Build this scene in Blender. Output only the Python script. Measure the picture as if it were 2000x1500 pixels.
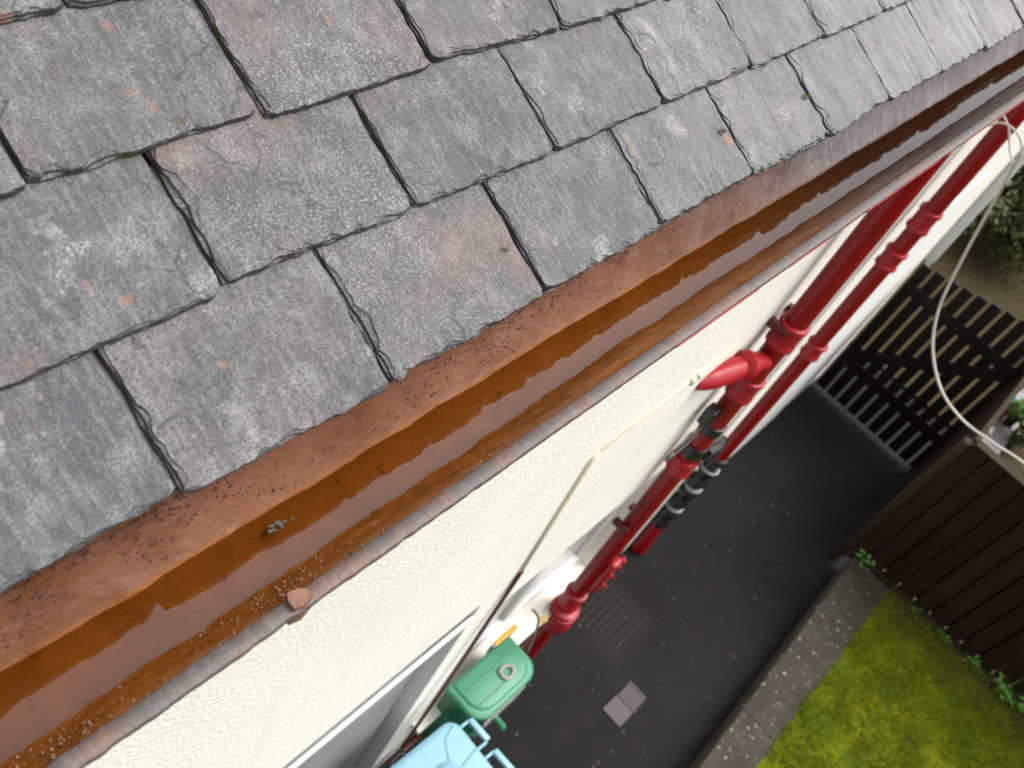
import bpy, bmesh, math, random
from mathutils import Vector, Matrix, noise
R = math.radians
for o in list(bpy.data.objects): bpy.data.objects.remove(o)
scene = bpy.context.scene

# ------------------------------------------------------------------ camera
# x runs along the eave, y inwards to the house, z up; eye 5.2 m above the path
CAM = Vector((0, 0, 5.2))
FPX, PX, PY = 1925.8, 1000.0, 750.0          # focal length and centre, in 2000-wide pixels
def _basis():
    vx = Vector((2986 - PX, -505 - PY, FPX)).normalized()
    dn = Vector((150 - PX, 2360 - PY, FPX))
    dn = (dn - vx * dn.dot(vx)).normalized()
    z = -dn
    i = z.cross(vx)
    return vx, i, z
BX, BI, BZ = _basis()                         # world axes in camera coordinates (right, down, forward)
cam_d = bpy.data.cameras.new('camera')
cam = bpy.data.objects.new('camera', cam_d)
scene.collection.objects.link(cam)
right = Vector((BX[0], BI[0], BZ[0])); down = Vector((BX[1], BI[1], BZ[1])); fwd = Vector((BX[2], BI[2], BZ[2]))
M = Matrix((right, -down, -fwd)).transposed().to_4x4()
M.translation = CAM
cam.matrix_world = M
cam_d.sensor_width = 36
cam_d.lens = FPX / 2000 * 36
cam_d.clip_start = 0.02
cam_d.clip_end = 500
cam_d.dof.use_dof = True
cam_d.dof.focus_distance = 1.35
cam_d.dof.aperture_fstop = 6.5
scene.camera = cam

# ------------------------------------------------------------------ sky, sun, exposure
world = bpy.data.worlds.new('World'); scene.world = world
world.use_nodes = True
wn, wl = world.node_tree.nodes, world.node_tree.links
wn.clear()
SUN_EL, SUN_AZ = R(58), R(130)
sky = wn.new('ShaderNodeTexSky'); sky.sky_type = 'NISHITA'; sky.sun_disc = False
sky.sun_elevation = SUN_EL; sky.sun_rotation = SUN_AZ
sky.dust_density = 6; sky.air_density = 1.2; sky.ozone_density = 1
hs = wn.new('ShaderNodeHueSaturation'); hs.inputs['Saturation'].default_value = 0.16
bg = wn.new('ShaderNodeBackground'); bg.inputs['Strength'].default_value = 0.15
wo = wn.new('ShaderNodeOutputWorld')
wl.new(sky.outputs[0], hs.inputs['Color']); wl.new(hs.outputs[0], bg.inputs['Color']); wl.new(bg.outputs[0], wo.inputs[0])
sun_d = bpy.data.lights.new('sun', 'SUN'); sun_d.energy = 0.5; sun_d.angle = R(45); sun_d.color = (1, .96, .9)
sun = bpy.data.objects.new('sun', sun_d); scene.collection.objects.link(sun)
sd = Vector((math.sin(SUN_AZ) * math.cos(SUN_EL), math.cos(SUN_AZ) * math.cos(SUN_EL), math.sin(SUN_EL)))
sun.rotation_euler = sd.to_track_quat('Z', 'Y').to_euler()
scene.view_settings.view_transform = 'Standard'
scene.view_settings.look = 'None'
scene.view_settings.gamma = 1
scene.view_settings.use_curve_mapping = False
scene.view_settings.exposure = 1.0

# ------------------------------------------------------------------ helpers
def ray(px, py):
    c = Vector((px - PX, py - PY, FPX)).normalized()
    return Vector((c.dot(BX), c.dot(BI), c.dot(BZ)))
def at(axis, px, py, v):
    r = ray(px, py); return CAM + r * ((v - CAM[axis]) / r[axis])
def at_d(px, py, d): return CAM + ray(px, py) * d
def project(p):
    d = Vector(p) - CAM
    c = BX * d[0] + BI * d[1] + BZ * d[2]
    return (PX + FPX * c[0] / c[2], PY + FPX * c[1] / c[2]) if c[2] > .05 else (-9999, -9999)

def nz(*a): return noise.noise(Vector(a if len(a) == 3 else (a[0], a[1] if len(a) > 1 else 0.37, 0.71)))
def fbm(x, y, z, o=4):
    s = 0; a = 1
    for i in range(o):
        s += a * noise.noise(Vector((x, y, z))); x *= 2.1; y *= 2.1; z *= 2.1; a *= .5
    return s

class MB:
    def __init__(s): s.v = []; s.f = []
    def add(s, v, f):
        b = len(s.v); s.v += [tuple(p) for p in v]; s.f += [tuple(i + b for i in q) for q in f]
        return s
    def box(s, lo, hi, bev=0.0, rot=None):
        x0, y0, z0 = lo; x1, y1, z1 = hi
        if bev <= 0:
            v = [(x0,y0,z0),(x1,y0,z0),(x1,y1,z0),(x0,y1,z0),(x0,y0,z1),(x1,y0,z1),(x1,y1,z1),(x0,y1,z1)]
            f = [(0,3,2,1),(4,5,6,7),(0,1,5,4),(1,2,6,5),(2,3,7,6),(3,0,4,7)]
        else:
            bm = bmesh.new()
            bmesh.ops.create_cube(bm, size=1)
            for p in bm.verts:
                p.co = Vector((x0 if p.co.x < 0 else x1, y0 if p.co.y < 0 else y1, z0 if p.co.z < 0 else z1))
            bmesh.ops.bevel(bm, geom=bm.edges[:], offset=bev, segments=2, affect='EDGES', profile=.5)
            bm.verts.index_update()
            v = [p.co[:] for p in bm.verts]; f = [tuple(q.index for q in fc.verts) for fc in bm.faces]
            bm.free()
        if rot is not None:
            c = Vector(((x0+x1)/2, (y0+y1)/2, (z0+z1)/2))
            v = [tuple(c + rot @ (Vector(p) - c)) for p in v]
        return s.add(v, f)
    def tube(s, pts, r, n=12, cap=True, noise_r=0):
        pts = [Vector(p) for p in pts]; rs = r if isinstance(r, (list, tuple)) else [r] * len(pts)
        v = []; f = []
        ref = None
        for i, p in enumerate(pts):
            t = (pts[min(i+1, len(pts)-1)] - pts[max(i-1, 0)]).normalized()
            if ref is None:
                ref = Vector((0, 1, 0)) if abs(t.y) < .8 else Vector((1, 0, 0))
            a = (ref - t * ref.dot(t)).normalized(); b = t.cross(a); ref = a
            for k in range(n):
                q = 2 * math.pi * k / n
                v.append(tuple(p + (a * math.cos(q) + b * math.sin(q)) * rs[i]))
        for i in range(len(pts) - 1):
            for k in range(n):
                k2 = (k + 1) % n
                f.append((i*n + k, i*n + k2, (i+1)*n + k2, (i+1)*n + k))
        if cap:
            f.append(tuple(range(n))[::-1]); f.append(tuple((len(pts)-1)*n + k for k in range(n)))
        return s.add(v, f)
    def prism(s, poly, z0, z1, inset=0):
        n = len(poly)
        cx = sum(p[0] for p in poly) / n; cy = sum(p[1] for p in poly) / n
        def sc(p, k): return (cx + (p[0]-cx)*k, cy + (p[1]-cy)*k)
        rings = [(z0, 1), (z1 - inset, 1), (z1 - inset * .3, 1 - .6*inset/.2), (z1, 1 - inset/.2*1.2)] if inset else [(z0, 1), (z1, 1)]
        v = []; f = []
        for z, k in rings:
            for p in poly: v.append((*sc(p, k), z))
        for r in range(len(rings) - 1):
            for i in range(n):
                j = (i + 1) % n; f.append((r*n+i, r*n+j, (r+1)*n+j, (r+1)*n+i))
        f.append(tuple(range(n))[::-1]); f.append(tuple((len(rings)-1)*n + i for i in range(n)))
        return s.add(v, f)

WL = {}                                           # world location of every thing
def link(o): scene.collection.objects.link(o); return o
def tag(o, label=None, cat=None, group=None, kind=None):
    if label: o['label'] = label
    if cat: o['category'] = cat
    if group: o['group'] = group
    if kind: o['kind'] = kind
    return o
def thing(name, loc, label, cat, group=None):
    o = bpy.data.objects.new(name, None); o.empty_display_size = .1
    o.location = loc; WL[o.name] = Vector(loc)
    return tag(link(o), label, cat, group)
def obj(name, mb, mat, parent=None, smooth=False, loc=None, auto=None):
    me = bpy.data.meshes.new(name)
    org = WL[parent.name] if parent else Vector(loc or (0, 0, 0))
    me.from_pydata([tuple(Vector(p) - org) for p in mb.v], [], mb.f)
    if isinstance(mat, (list, tuple)):
        for m in mat: me.materials.append(m)
    else: me.materials.append(mat)
    if smooth: me.polygons.foreach_set('use_smooth', [True] * len(me.polygons))
    if auto is not None:
        me.polygons.foreach_set('use_smooth', [True] * len(me.polygons))
        me.set_sharp_from_angle(angle=R(auto))
    me.update()
    o = bpy.data.objects.new(name, me); link(o)
    if parent: o.parent = parent
    else: o.location = org
    WL[o.name] = org
    return o

# ------------------------------------------------------------------ materials
class NT:
    def __init__(s, name):
        s.m = bpy.data.materials.new(name); s.m.use_nodes = True
        s.n = s.m.node_tree.nodes; s.l = s.m.node_tree.links
        s.b = s.n['Principled BSDF']; s.out = s.n['Material Output']
        s.tc = s.n.new('ShaderNodeTexCoord')
    def val(s, sock, v):
        if hasattr(v, 'is_output') or isinstance(v, bpy.types.NodeSocket): s.l.new(v, sock)
        else: sock.default_value = v
    def mapping(s, scale=(1,1,1), rot=(0,0,0), src=None, loc=None):
        m = s.n.new('ShaderNodeMapping'); m.inputs['Scale'].default_value = scale; m.inputs['Rotation'].default_value = rot
        s.l.new(src or s.tc.outputs['Object'], m.inputs['Vector'])
        if loc is not None: s.val(m.inputs['Location'], loc)
        return m.outputs[0]
    def noise(s, scale, detail=4, rough=.6, vec=None, dist=0, w=None):
        t = s.n.new('ShaderNodeTexNoise')
        t.inputs['Scale'].default_value = scale; t.inputs['Detail'].default_value = detail
        t.inputs['Roughness'].default_value = rough; t.inputs['Distortion'].default_value = dist
        if w is not None:
            t.noise_dimensions = '4D'; s.val(t.inputs['W'], w)
        s.l.new(vec or s.tc.outputs['Object'], t.inputs['Vector'])
        return t.outputs[0]
    def voronoi(s, scale, vec=None, feature='F1', rnd=1):
        t = s.n.new('ShaderNodeTexVoronoi'); t.feature = feature; t.inputs['Scale'].default_value = scale
        t.inputs['Randomness'].default_value = rnd
        s.l.new(vec or s.tc.outputs['Object'], t.inputs['Vector'])
        return t
    def ramp(s, fac, stops, interp='LINEAR'):
        r = s.n.new('ShaderNodeValToRGB'); r.color_ramp.interpolation = interp
        while len(r.color_ramp.elements) > 1: r.color_ramp.elements.remove(r.color_ramp.elements[-1])
        for i, (p, c) in enumerate(stops):
            e = r.color_ramp.elements[0] if i == 0 else r.color_ramp.elements.new(p)
            e.position = p; e.color = (c, c, c, 1) if isinstance(c, (int, float)) else (*c, 1)
        s.val(r.inputs[0], fac)
        return r.outputs[0]
    def mix(s, fac, a, b, mode='MIX'):
        m = s.n.new('ShaderNodeMix'); m.data_type = 'RGBA'; m.blend_type = mode
        s.val(m.inputs[0], fac)
        for i, v in ((6, a), (7, b)):
            if isinstance(v, (tuple, list)): m.inputs[i].default_value = (*v[:3], 1)
            else: s.val(m.inputs[i], v)
        return m.outputs[2]
    def math(s, op, a, b=0):
        m = s.n.new('ShaderNodeMath'); m.operation = op; s.val(m.inputs[0], a); s.val(m.inputs[1], b); return m.outputs[0]
    def bump(s, h, strength=.5, dist=.01, normal=None):
        b = s.n.new('ShaderNodeBump'); b.inputs['Strength'].default_value = strength; b.inputs['Distance'].default_value = dist
        s.l.new(h, b.inputs['Height'])
        if normal is not None: s.l.new(normal, b.inputs['Normal'])
        return b.outputs[0]
    TONE = 1.0
    def set(s, **k):
        if s.TONE != 1 and 'color' in k and isinstance(k['color'], bpy.types.NodeSocket):
            k['color'] = s.mix(1.0, k['color'], (s.TONE,)*3, 'MULTIPLY')
        names = dict(color='Base Color', rough='Roughness', metal='Metallic', spec='Specular IOR Level', normal='Normal', coat='Coat Weight', coatr='Coat Roughness', ior='IOR', alpha='Alpha', trans='Transmission Weight', sub='Subsurface Weight')
        for a, v in k.items():
            sk = s.b.inputs[names[a]]
            if isinstance(v, (tuple, list)): sk.default_value = (*v[:3], 1)
            else: s.val(sk, v)
        return s.m
    def rnd(s):
        o = s.n.new('ShaderNodeObjectInfo'); return o.outputs['Random']
    def sep(s, vec=None):
        x = s.n.new('ShaderNodeSeparateXYZ'); s.l.new(vec or s.tc.outputs['Object'], x.inputs[0]); return x.outputs

def simple(name, col, rough=.5, var=.15, scale=30, bump=0, bscale=200, spec=.5, coat=0):
    t = NT(name)
    n = t.noise(scale, 5, .65)
    c = t.mix(t.ramp(n, [(.3, 0), (.7, 1)]), tuple(x * (1 - var) for x in col), tuple(min(1, x * (1 + var)) for x in col))
    k = dict(color=c, rough=t.ramp(n, [(.3, max(0, rough - .08)), (.7, min(1, rough + .1))]), spec=spec, coat=coat)
    if bump: k['normal'] = t.bump(t.noise(bscale, 4), bump, .003)
    return t.set(**k)

def m_slate():
    t = NT('weathered_slate')
    r = t.rnd()
    r10 = t.math('MULTIPLY', r, 37.0)
    streak = t.mapping(scale=(1, .13, 1))
    cloud = t.noise(9, 6, .62, w=r10)
    cloud2 = t.noise(26, 5, .6, w=r10)
    fine = t.noise(420, 3, .75, w=r10)
    fine2 = t.noise(130, 4, .7, w=r10)
    st = t.noise(190, 4, .65, vec=streak, w=r10)
    base = t.mix(t.ramp(r, [(0, 0), (1, 1)]), (.088, .094, .099), (.132, .128, .130))
    warm = t.math('FRACT', t.math('MULTIPLY', r, 7.31))
    base = t.mix(t.ramp(warm, [(.5, 0), (.9, .85)]), base, (.150, .126, .134))
    tone = t.math('FRACT', t.math('MULTIPLY', r, 3.77))
    base = t.mix(t.ramp(tone, [(0, .35), (.5, 0)]), base, (.080, .084, .090))
    c = t.mix(t.ramp(cloud, [(.38, 0), (.62, .85)]), base, (.062, .066, .071))
    c = t.mix(t.ramp(cloud2, [(.48, 0), (.70, .7)]), c, (.25, .248, .25))
    c = t.mix(t.ramp(st, [(.46, 0), (.68, .42)]), c, (.29, .285, .285))
    c = t.mix(t.ramp(fine, [(.42, .75), (.54, 0)]), c, (.034, .036, .039))
    gr = t.noise(300, 3, .8, w=t.math('ADD', r10, 3.0))
    dens = t.math('ADD', t.math('MULTIPLY', t.ramp(t.noise(6.5, 4, .65, w=t.math('ADD', r10, 31.0)), [(.36, 0), (.66, 1)]), .75), t.math('MULTIPLY', t.math('FRACT', t.math('MULTIPLY', r, 13.7)), .3))
    own = t.math('ADD', .12, t.math('MULTIPLY', t.math('FRACT', t.math('MULTIPLY', r, 29.3)), .75))
    dens = t.math('MULTIPLY', dens, own)
    c = t.mix(t.math('MULTIPLY', t.ramp(gr, [(.53, 0), (.64, .95)]), dens), c, (.50, .495, .485))
    c = t.mix(t.ramp(fine2, [(.57, 0), (.76, .55)]), c, (.38, .375, .37))
    # warm rust tint and small orange flecks
    rust = t.noise(5.5, 3, .55, w=t.math('ADD', r10, 11.0))
    c = t.mix(t.ramp(rust, [(.56, 0), (.76, .6)]), c, (.24, .135, .09))
    fl = t.noise(24, 2, .4, w=t.math('ADD', r10, 5.0))
    c = t.mix(t.ramp(fl, [(.70, 0), (.78, .65)]), c, (.36, .14, .075))
    # pale lichen crusts
    li = t.noise(11, 4, .7, w=t.math('ADD', r10, 23.0)); lf = t.noise(300, 3, .8, w=r10)
    lm = t.math('MULTIPLY', t.ramp(li, [(.58, 0), (.70, 1)]), t.ramp(lf, [(.46, 0), (.56, 1)]))
    c = t.mix(t.math('MULTIPLY', lm, .75), c, (.50, .49, .44))
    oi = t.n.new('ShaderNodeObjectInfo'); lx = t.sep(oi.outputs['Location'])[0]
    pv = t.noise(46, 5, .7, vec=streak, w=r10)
    far_sheen = t.math('MULTIPLY', t.ramp(t.math('MULTIPLY', lx, .25), [(.18, 0), (.55, 1)]), t.ramp(pv, [(.36, .15), (.66, .75)]))  # far slates paler: grazing sky reflection put into the colour
    c = t.mix(far_sheen, c, (.33, .335, .325))
    # dark broken faces where the dressed edge drops away
    g = t.n.new('ShaderNodeNewGeometry')
    tr = t.n.new('ShaderNodeVectorTransform'); tr.vector_type = 'NORMAL'; tr.convert_from = 'WORLD'; tr.convert_to = 'OBJECT'
    t.l.new(g.outputs['True Normal'], tr.inputs[0])
    nzz = t.sep(tr.outputs[0])[2]
    edge = t.ramp(nzz, [(.6, .75), (.95, 0)])
    c = t.mix(edge, c, (.035, .034, .033))
    moss = t.math('MULTIPLY', t.ramp(t.noise(14, 3, .5, w=r10), [(.56, 0), (.66, 1)]), t.ramp(nzz, [(.3, .7), (.9, 0)]))
    c = t.mix(moss, c, (.07, .075, .015))
    # split-layer relief and hairline cracks of the cleft face
    warp = t.n.new('ShaderNodeVectorMath'); warp.operation = 'ADD'
    nv = t.n.new('ShaderNodeTexNoise'); nv.inputs['Scale'].default_value = 20; nv.inputs['Detail'].default_value = 5; t.l.new(t.tc.outputs['Object'], nv.inputs['Vector'])
    sc_ = t.n.new('ShaderNodeVectorMath'); sc_.operation = 'SCALE'; sc_.inputs['Scale'].default_value = .06; t.l.new(nv.outputs[1], sc_.inputs[0])
    off = t.n.new('ShaderNodeCombineXYZ'); t.l.new(r10, off.inputs[0]); t.l.new(r10, off.inputs[1])
    t.l.new(t.mapping(scale=(1, .55, 1)), warp.inputs[0]); t.l.new(sc_.outputs[0], warp.inputs[1])
    wp2 = t.n.new('ShaderNodeVectorMath'); wp2.operation = 'ADD'; t.l.new(warp.outputs[0], wp2.inputs[0]); t.l.new(off.outputs[0], wp2.inputs[1])
    cr = t.voronoi(13, vec=wp2.outputs[0], feature='DISTANCE_TO_EDGE').outputs['Distance']
    ly = t.sep()[1]
    cmask = t.ramp(t.math('ADD', t.noise(8, 3, .6, w=t.math('ADD', r10, 41.0)), t.ramp(ly, [(0, .16), (.035, 0)])), [(.54, 0), (.60, .8)])
    crack = t.math('MULTIPLY', t.ramp(cr, [(.0, 1), (.022, 0)]), cmask)
    c = t.mix(crack, c, (.03, .03, .03))
    step = t.ramp(t.noise(11, 5, .62, w=t.math('ADD', r10, 51.0), vec=t.mapping(scale=(1, .6, 1))), [(.30, 0), (.305, .25), (.42, .3), (.425, .5), (.53, .55), (.535, .75), (.63, .8), (.635, 1)])
    bh = t.mix(.5, t.mix(.4, st, fine2), t.mix(.6, cloud2, step))
    n1 = t.bump(bh, .55, .0045)
    n2 = t.bump(fine, .35, .0012, n1)
    return t.set(color=c, rough=t.ramp(fine2, [(.3, .5), (.7, .75)]), normal=n2, spec=.28)

def m_gutter():
    t = NT('gutter_brown_paint')
    p = t.sep()
    w = t.noise(16, 5, .65)
    f = t.noise(240, 4, .7)
    c = t.mix(t.ramp(w, [(.35, 0), (.7, 1)]), (.215, .068, .008), (.30, .098, .014))
    c = t.mix(t.ramp(f, [(.58, 0), (.75, .55)]), c, (.07, .022, .006))
    sp = t.noise(60, 4, .6)
    c = t.mix(t.ramp(sp, [(.62, 0), (.72, .6)]), c, (.045, .018, .008))
    # the far length is older: chocolate channel, bare grey-lilac back slope
    xw = t.math('ADD', p[0], 3.0)
    far = t.ramp(t.math('MULTIPLY', t.math('ADD', xw, t.math('MULTIPLY', w, .35)), .25), [(.32, 0), (.50, .9)])
    back = t.math('MULTIPLY', t.ramp(p[1], [(.055, 0), (.062, 1)]), t.ramp(t.math('ADD', p[2], t.math('MULTIPLY', sp, .004)), [(.0195, 0), (.0245, 1)]))
    gs = t.noise(55, 4, .7, vec=t.mapping(scale=(2.5, .4, .4)))
    c = t.mix(far, c, (.050, .021, .013))
    pale = t.mix(t.ramp(gs, [(.4, 0), (.68, 1)]), (.125, .115, .125), (.30, .285, .31))
    c = t.mix(t.math('MULTIPLY', back, far), c, pale)
    pk = t.mix(t.ramp(t.noise(7, 5, .7), [(.36, 0), (.62, 1)]), (.085, .032, .018), (.20, .090, .058))
    c = t.mix(t.math('MULTIPLY', t.math('MULTIPLY', back, t.math('SUBTRACT', 1.0, far)), .7), c, pk)
    wet = t.math('MULTIPLY', t.ramp(p[2], [(.0185, .0), (.021, 1)]), t.ramp(p[1], [(.045, .12), (.06, 1)]))   # wet film on the back slope only, none under water
    n1 = t.bump(t.noise(55, 5, .6), .38, .005)
    n2 = t.bump(f, .07, .001, n1)
    t.b.inputs['Coat IOR'].default_value = 1.6
    return t.set(color=c, rough=t.ramp(w, [(.3, .30), (.7, .42)]), normal=n2, spec=t.math('MULTIPLY', wet, .6), coat=wet, coatr=.13)

def m_lip():
    t = NT('gutter_lip_weathered')
    w = t.noise(14, 5, .6); f = t.noise(260, 4, .75)
    st = t.noise(90, 4, .7, vec=t.mapping(scale=(3.2, .3, .3)))
    c = t.mix(t.ramp(w, [(.46, 0), (.56, 1)]), (.098, .086, .080), (.160, .086, .064))
    c = t.mix(t.ramp(st, [(.5, 0), (.72, .5)]), c, (.26, .235, .225))
    c = t.mix(t.ramp(f, [(.35, .65), (.5, 0)]), c, (.06, .04, .034))
    n = t.bump(t.mix(.5, f, st), .5, .003)
    return t.set(color=c, rough=.5, normal=n, spec=.5)

def m_water():
    t = NT('rain_water')
    t.n.remove(t.b)
    tr = t.n.new('ShaderNodeBsdfTransparent'); tr.inputs[0].default_value = (1, .95, .85, 1)
    gl = t.n.new('ShaderNodeBsdfGlossy'); gl.inputs['Roughness'].default_value = .015
    fr = t.n.new('ShaderNodeFresnel'); fr.inputs['IOR'].default_value = 1.75
    n = t.bump(t.noise(18, 2, .4), .06, .01)
    t.l.new(n, gl.inputs['Normal']); t.l.new(n, fr.inputs['Normal'])
    mx = t.n.new('ShaderNodeMixShader')
    t.l.new(fr.outputs[0], mx.inputs[0]); t.l.new(tr.outputs[0], mx.inputs[1]); t.l.new(gl.outputs[0], mx.inputs[2])
    t.l.new(mx.outputs[0], t.out.inputs['Surface'])
    return t.m

def m_wall(name='cream_roughcast', col=(.84, .820, .748), bs=1.0):
    t = NT(name)
    v = t.noise(85, 3, .55); v2 = t.noise(210, 3, .6); w = t.noise(1.7, 4, .6)
    c = t.mix(t.ramp(w, [(.35, 0), (.7, 1)]), col, tuple(x * .93 for x in col))
    c = t.mix(t.ramp(v, [(.34, .26), (.5, 0)]), c, (.52, .52, .46))
    gs = t.noise(5, 5, .65, vec=t.mapping(scale=(2.2, 1, .16)))
    c = t.mix(t.ramp(gs, [(.52, 0), (.78, .22)]), c, (.52, .50, .42))
    h = t.mix(.22, t.ramp(t.noise(88, 2, .5), [(.34, 0), (.64, 1)], 'EASE'), v2)
    return t.set(color=c, rough=.75, normal=t.bump(h, .25 * bs, .012), spec=.3)

def m_tarmac():
    t = NT('wet_tarmac')
    p = t.sep()
    w = t.noise(1.6, 4, .6); f = t.noise(160, 3, .7); m = t.noise(7, 5, .6)
    c = t.mix(t.ramp(w, [(.35, 0), (.7, 1)]), (.0095, .009, .009), (.019, .0185, .0195))
    c = t.mix(t.ramp(m, [(.55, 0), (.75, .5)]), c, (.026, .020, .014))
    c = t.mix(t.ramp(f, [(.6, 0), (.78, .4)]), c, (.05, .049, .048))
    # worn brown grooves scored in the tarmac beside the wall
    wv = t.n.new('ShaderNodeTexWave'); wv.bands_direction = 'Y'; wv.inputs['Scale'].default_value = 7.2; wv.inputs['Distortion'].default_value = 1.2
    t.l.new(t.tc.outputs['Object'], wv.inputs['Vector'])
    mx = t.math('MULTIPLY', t.ramp(p[0], [(0, 0), (1, 0)]), 0)
    dx = t.math('ABSOLUTE', t.math('SUBTRACT', p[0], 3.74)); dy = t.math('ABSOLUTE', t.math('SUBTRACT', p[1], .2))
    msk = t.math('MULTIPLY', t.ramp(dx, [(.16, 1), (.26, 0)]), t.ramp(dy, [(.15, 1), (.22, 0)]))
    c = t.mix(t.math('MULTIPLY', t.math('MULTIPLY', msk, wv.outputs[1]), .4), c, (.060, .045, .034))
    return t.set(color=c, rough=t.ramp(w, [(.3, .5), (.7, .7)]), normal=t.bump(f, .35, .003), spec=.075)

def m_red(name='red_pipe_paint', col=(.285, .0012, .0035)):
    t = NT(name)
    n = t.noise(9, 4, .6); s = t.noise(40, 4, .6, vec=t.mapping(scale=(1, 1, .12)))
    c = t.mix(t.ramp(n, [(.35, 0), (.7, 1)]), col, tuple(x * .8 for x in col))
    c = t.mix(t.ramp(s, [(.6, 0), (.8, .35)]), c, (.30, .035, .035))
    ch = t.noise(70, 4, .7)
    c = t.mix(t.ramp(ch, [(.66, 0), (.70, .8)]), c, (.045, .012, .010))
    return t.set(color=c, rough=t.ramp(n, [(.3, .28), (.7, .45)]), spec=.38, normal=t.bump(s, .12, .002))

def m_wood(name, a, b, rough=.5, dirv=(6, 6, .5)):
    t = NT(name)
    g = t.noise(26, 5, .65, vec=t.mapping(scale=dirv)); w = t.noise(2.2, 4, .6)
    c = t.mix(t.ramp(g, [(.35, 0), (.7, 1)]), a, b)
    bt = t.noise(7, 1, .5, vec=t.mapping(scale=(1, 1.2, .08)))
    c = t.mix(t.ramp(bt, [(.35, .55), (.65, 0)]), c, tuple(x*.5 for x in a))
    c = t.mix(t.ramp(w, [(.55, 0), (.8, .4)]), c, (.035, .03, .014))
    return t.set(color=c, rough=rough, normal=t.bump(g, .25, .003), spec=.2)

def m_concrete():
    t = NT('mossy_concrete')
    n = t.noise(5, 5, .65); f = t.noise(130, 4, .7); sp = t.noise(34, 2, .4)
    c = t.mix(t.ramp(n, [(.35, 0), (.7, 1)]), (.044, .039, .030), (.074, .066, .052))
    c = t.mix(t.ramp(f, [(.55, 0), (.75, .6)]), c, (.145, .135, .112))
    c = t.mix(t.ramp(sp, [(.66, 0), (.72, .8)]), c, (.42, .40, .33))
    c = t.mix(t.ramp(t.noise(9, 3), [(.58, 0), (.75, .6)]), c, (.055, .055, .02))
    return t.set(color=c, rough=.8, normal=t.bump(f, .5, .006), spec=.15)

def m_soil(name, a, b, sc=14):
    t = NT(name)
    n = t.noise(sc, 6, .7); f = t.noise(sc * 9, 4, .7)
    c = t.mix(t.ramp(n, [(.35, 0), (.7, 1)]), a, b)
    c = t.mix(t.ramp(f, [(.58, 0), (.75, .5)]), c, tuple(min(1, x * 2) for x in b))
    return t.set(color=c, rough=.85, normal=t.bump(n, .8, .02), spec=.1)

def m_leaf(name, a, b, rough=.4):
    t = NT(name)
    n = t.noise(23, 3, .6); w = t.noise(3, 3, .6)
    c = t.mix(t.ramp(n, [(.3, 0), (.7, 1)]), a, b)
    c = t.mix(t.ramp(w, [(.45, 0), (.7, .6)]), c, (a[0] * 1.6, a[1] * 1.05, a[2]))
    return t.set(color=c, rough=rough, spec=.22)

WALL = m_wall(); RENDER = m_wall('pale_smooth_render', (.80, .80, .78), .35)
WHITE = simple('white_plastic', (.66, .66, .65), .32, .04, 8)
SILL = simple('cream_painted_sill', (.66, .64, .56), .5, .05, 12, .2, 120)
CREAM = simple('cream_trunking_plastic', (.60, .57, .42), .5, .05, 10)
BLACK = simple('black_rubber', (.010, .010, .011), .32, .3, 40)
NT.TONE = .80                                    # scales the following base colours down evenly to offset the raised exposure
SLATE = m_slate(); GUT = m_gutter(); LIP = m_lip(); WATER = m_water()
TARMAC = m_tarmac(); RED = m_red(); CONC = m_concrete()
COLLAR = m_red('faded_red_collar', (.40, .014, .024))
DARKRED = m_red('dark_red_hose', (.10, .012, .014))
GREYGLASS = simple('grey_door_panel', (.33, .33, .325), .35, .12, 3, spec=.5)
PALEGLASS = simple('pale_obscured_glass', (.50, .51, .50), .15, .05, 4)
STEEL = simple('steel_band', (.35, .35, .34), .35, .2, 60)
GREEN = simple('green_plastic', (.02, .19, .085), .42, .16, 7, .1, 60)
GREENLID = simple('green_lid_plastic', (.055, .265, .145), .40, .14, 7, .1, 60)
RINGGREY = simple('grey_ring_plastic', (.33, .33, .31), .5, .1, 30)
BLUE = simple('pale_blue_plastic', (.27, .50, .62), .40, .05, 9, .1, 150)
ORANGE = simple('orange_plastic', (.80, .36, .015), .4, .08, 20)
FENCE = m_wood('dark_brown_stained_boards', (.0195, .0088, .0045), (.030, .0138, .0068), .6)
GATEW = m_wood('black_brown_stained_slats', (.008, .005, .0036), (.013, .008, .006), .55)
MOSSW = m_wood('mossy_weathered_timber', (.030, .022, .010), (.060, .045, .018), .75)
SOIL = m_soil('brown_soil_and_gravel', (.042, .031, .013), (.080, .060, .028))
GROUND = m_soil('rough_earth', (.05, .045, .025), (.09, .075, .04), 3)
def m_turf():
    t = NT('mossy_turf')
    p = t.sep()
    n = t.noise(18, 6, .7); b = t.noise(4.2, 4, .65); f = t.noise(150, 4, .7)
    c = t.mix(t.ramp(n, [(.35, 0), (.7, 1)]), (.11, .15, .002), (.19, .21, .004))
    c = t.mix(t.ramp(b, [(.42, 0), (.62, .7)]), c, (.045, .082, .004))
    c = t.mix(t.ramp(f, [(.58, 0), (.75, .5)]), c, (.25, .27, .02))
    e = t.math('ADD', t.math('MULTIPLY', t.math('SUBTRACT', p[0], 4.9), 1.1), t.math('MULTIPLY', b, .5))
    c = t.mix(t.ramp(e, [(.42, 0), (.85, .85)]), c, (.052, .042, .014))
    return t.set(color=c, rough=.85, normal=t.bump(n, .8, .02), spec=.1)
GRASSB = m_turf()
PAVE = simple('grey_paving', (.26, .245, .24), .55, .2, 10, .4, 90)
BRICKP = simple('pale_brick', (.075, .061, .061), .6, .18, 30, .4, 150)
BRICKD = simple('dark_brick', (.050, .041, .041), .6, .2, 30, .4, 150)
LEAFW = m_leaf('bright_weed_leaf', (.11, .26, .035), (.18, .38, .07))
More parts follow.
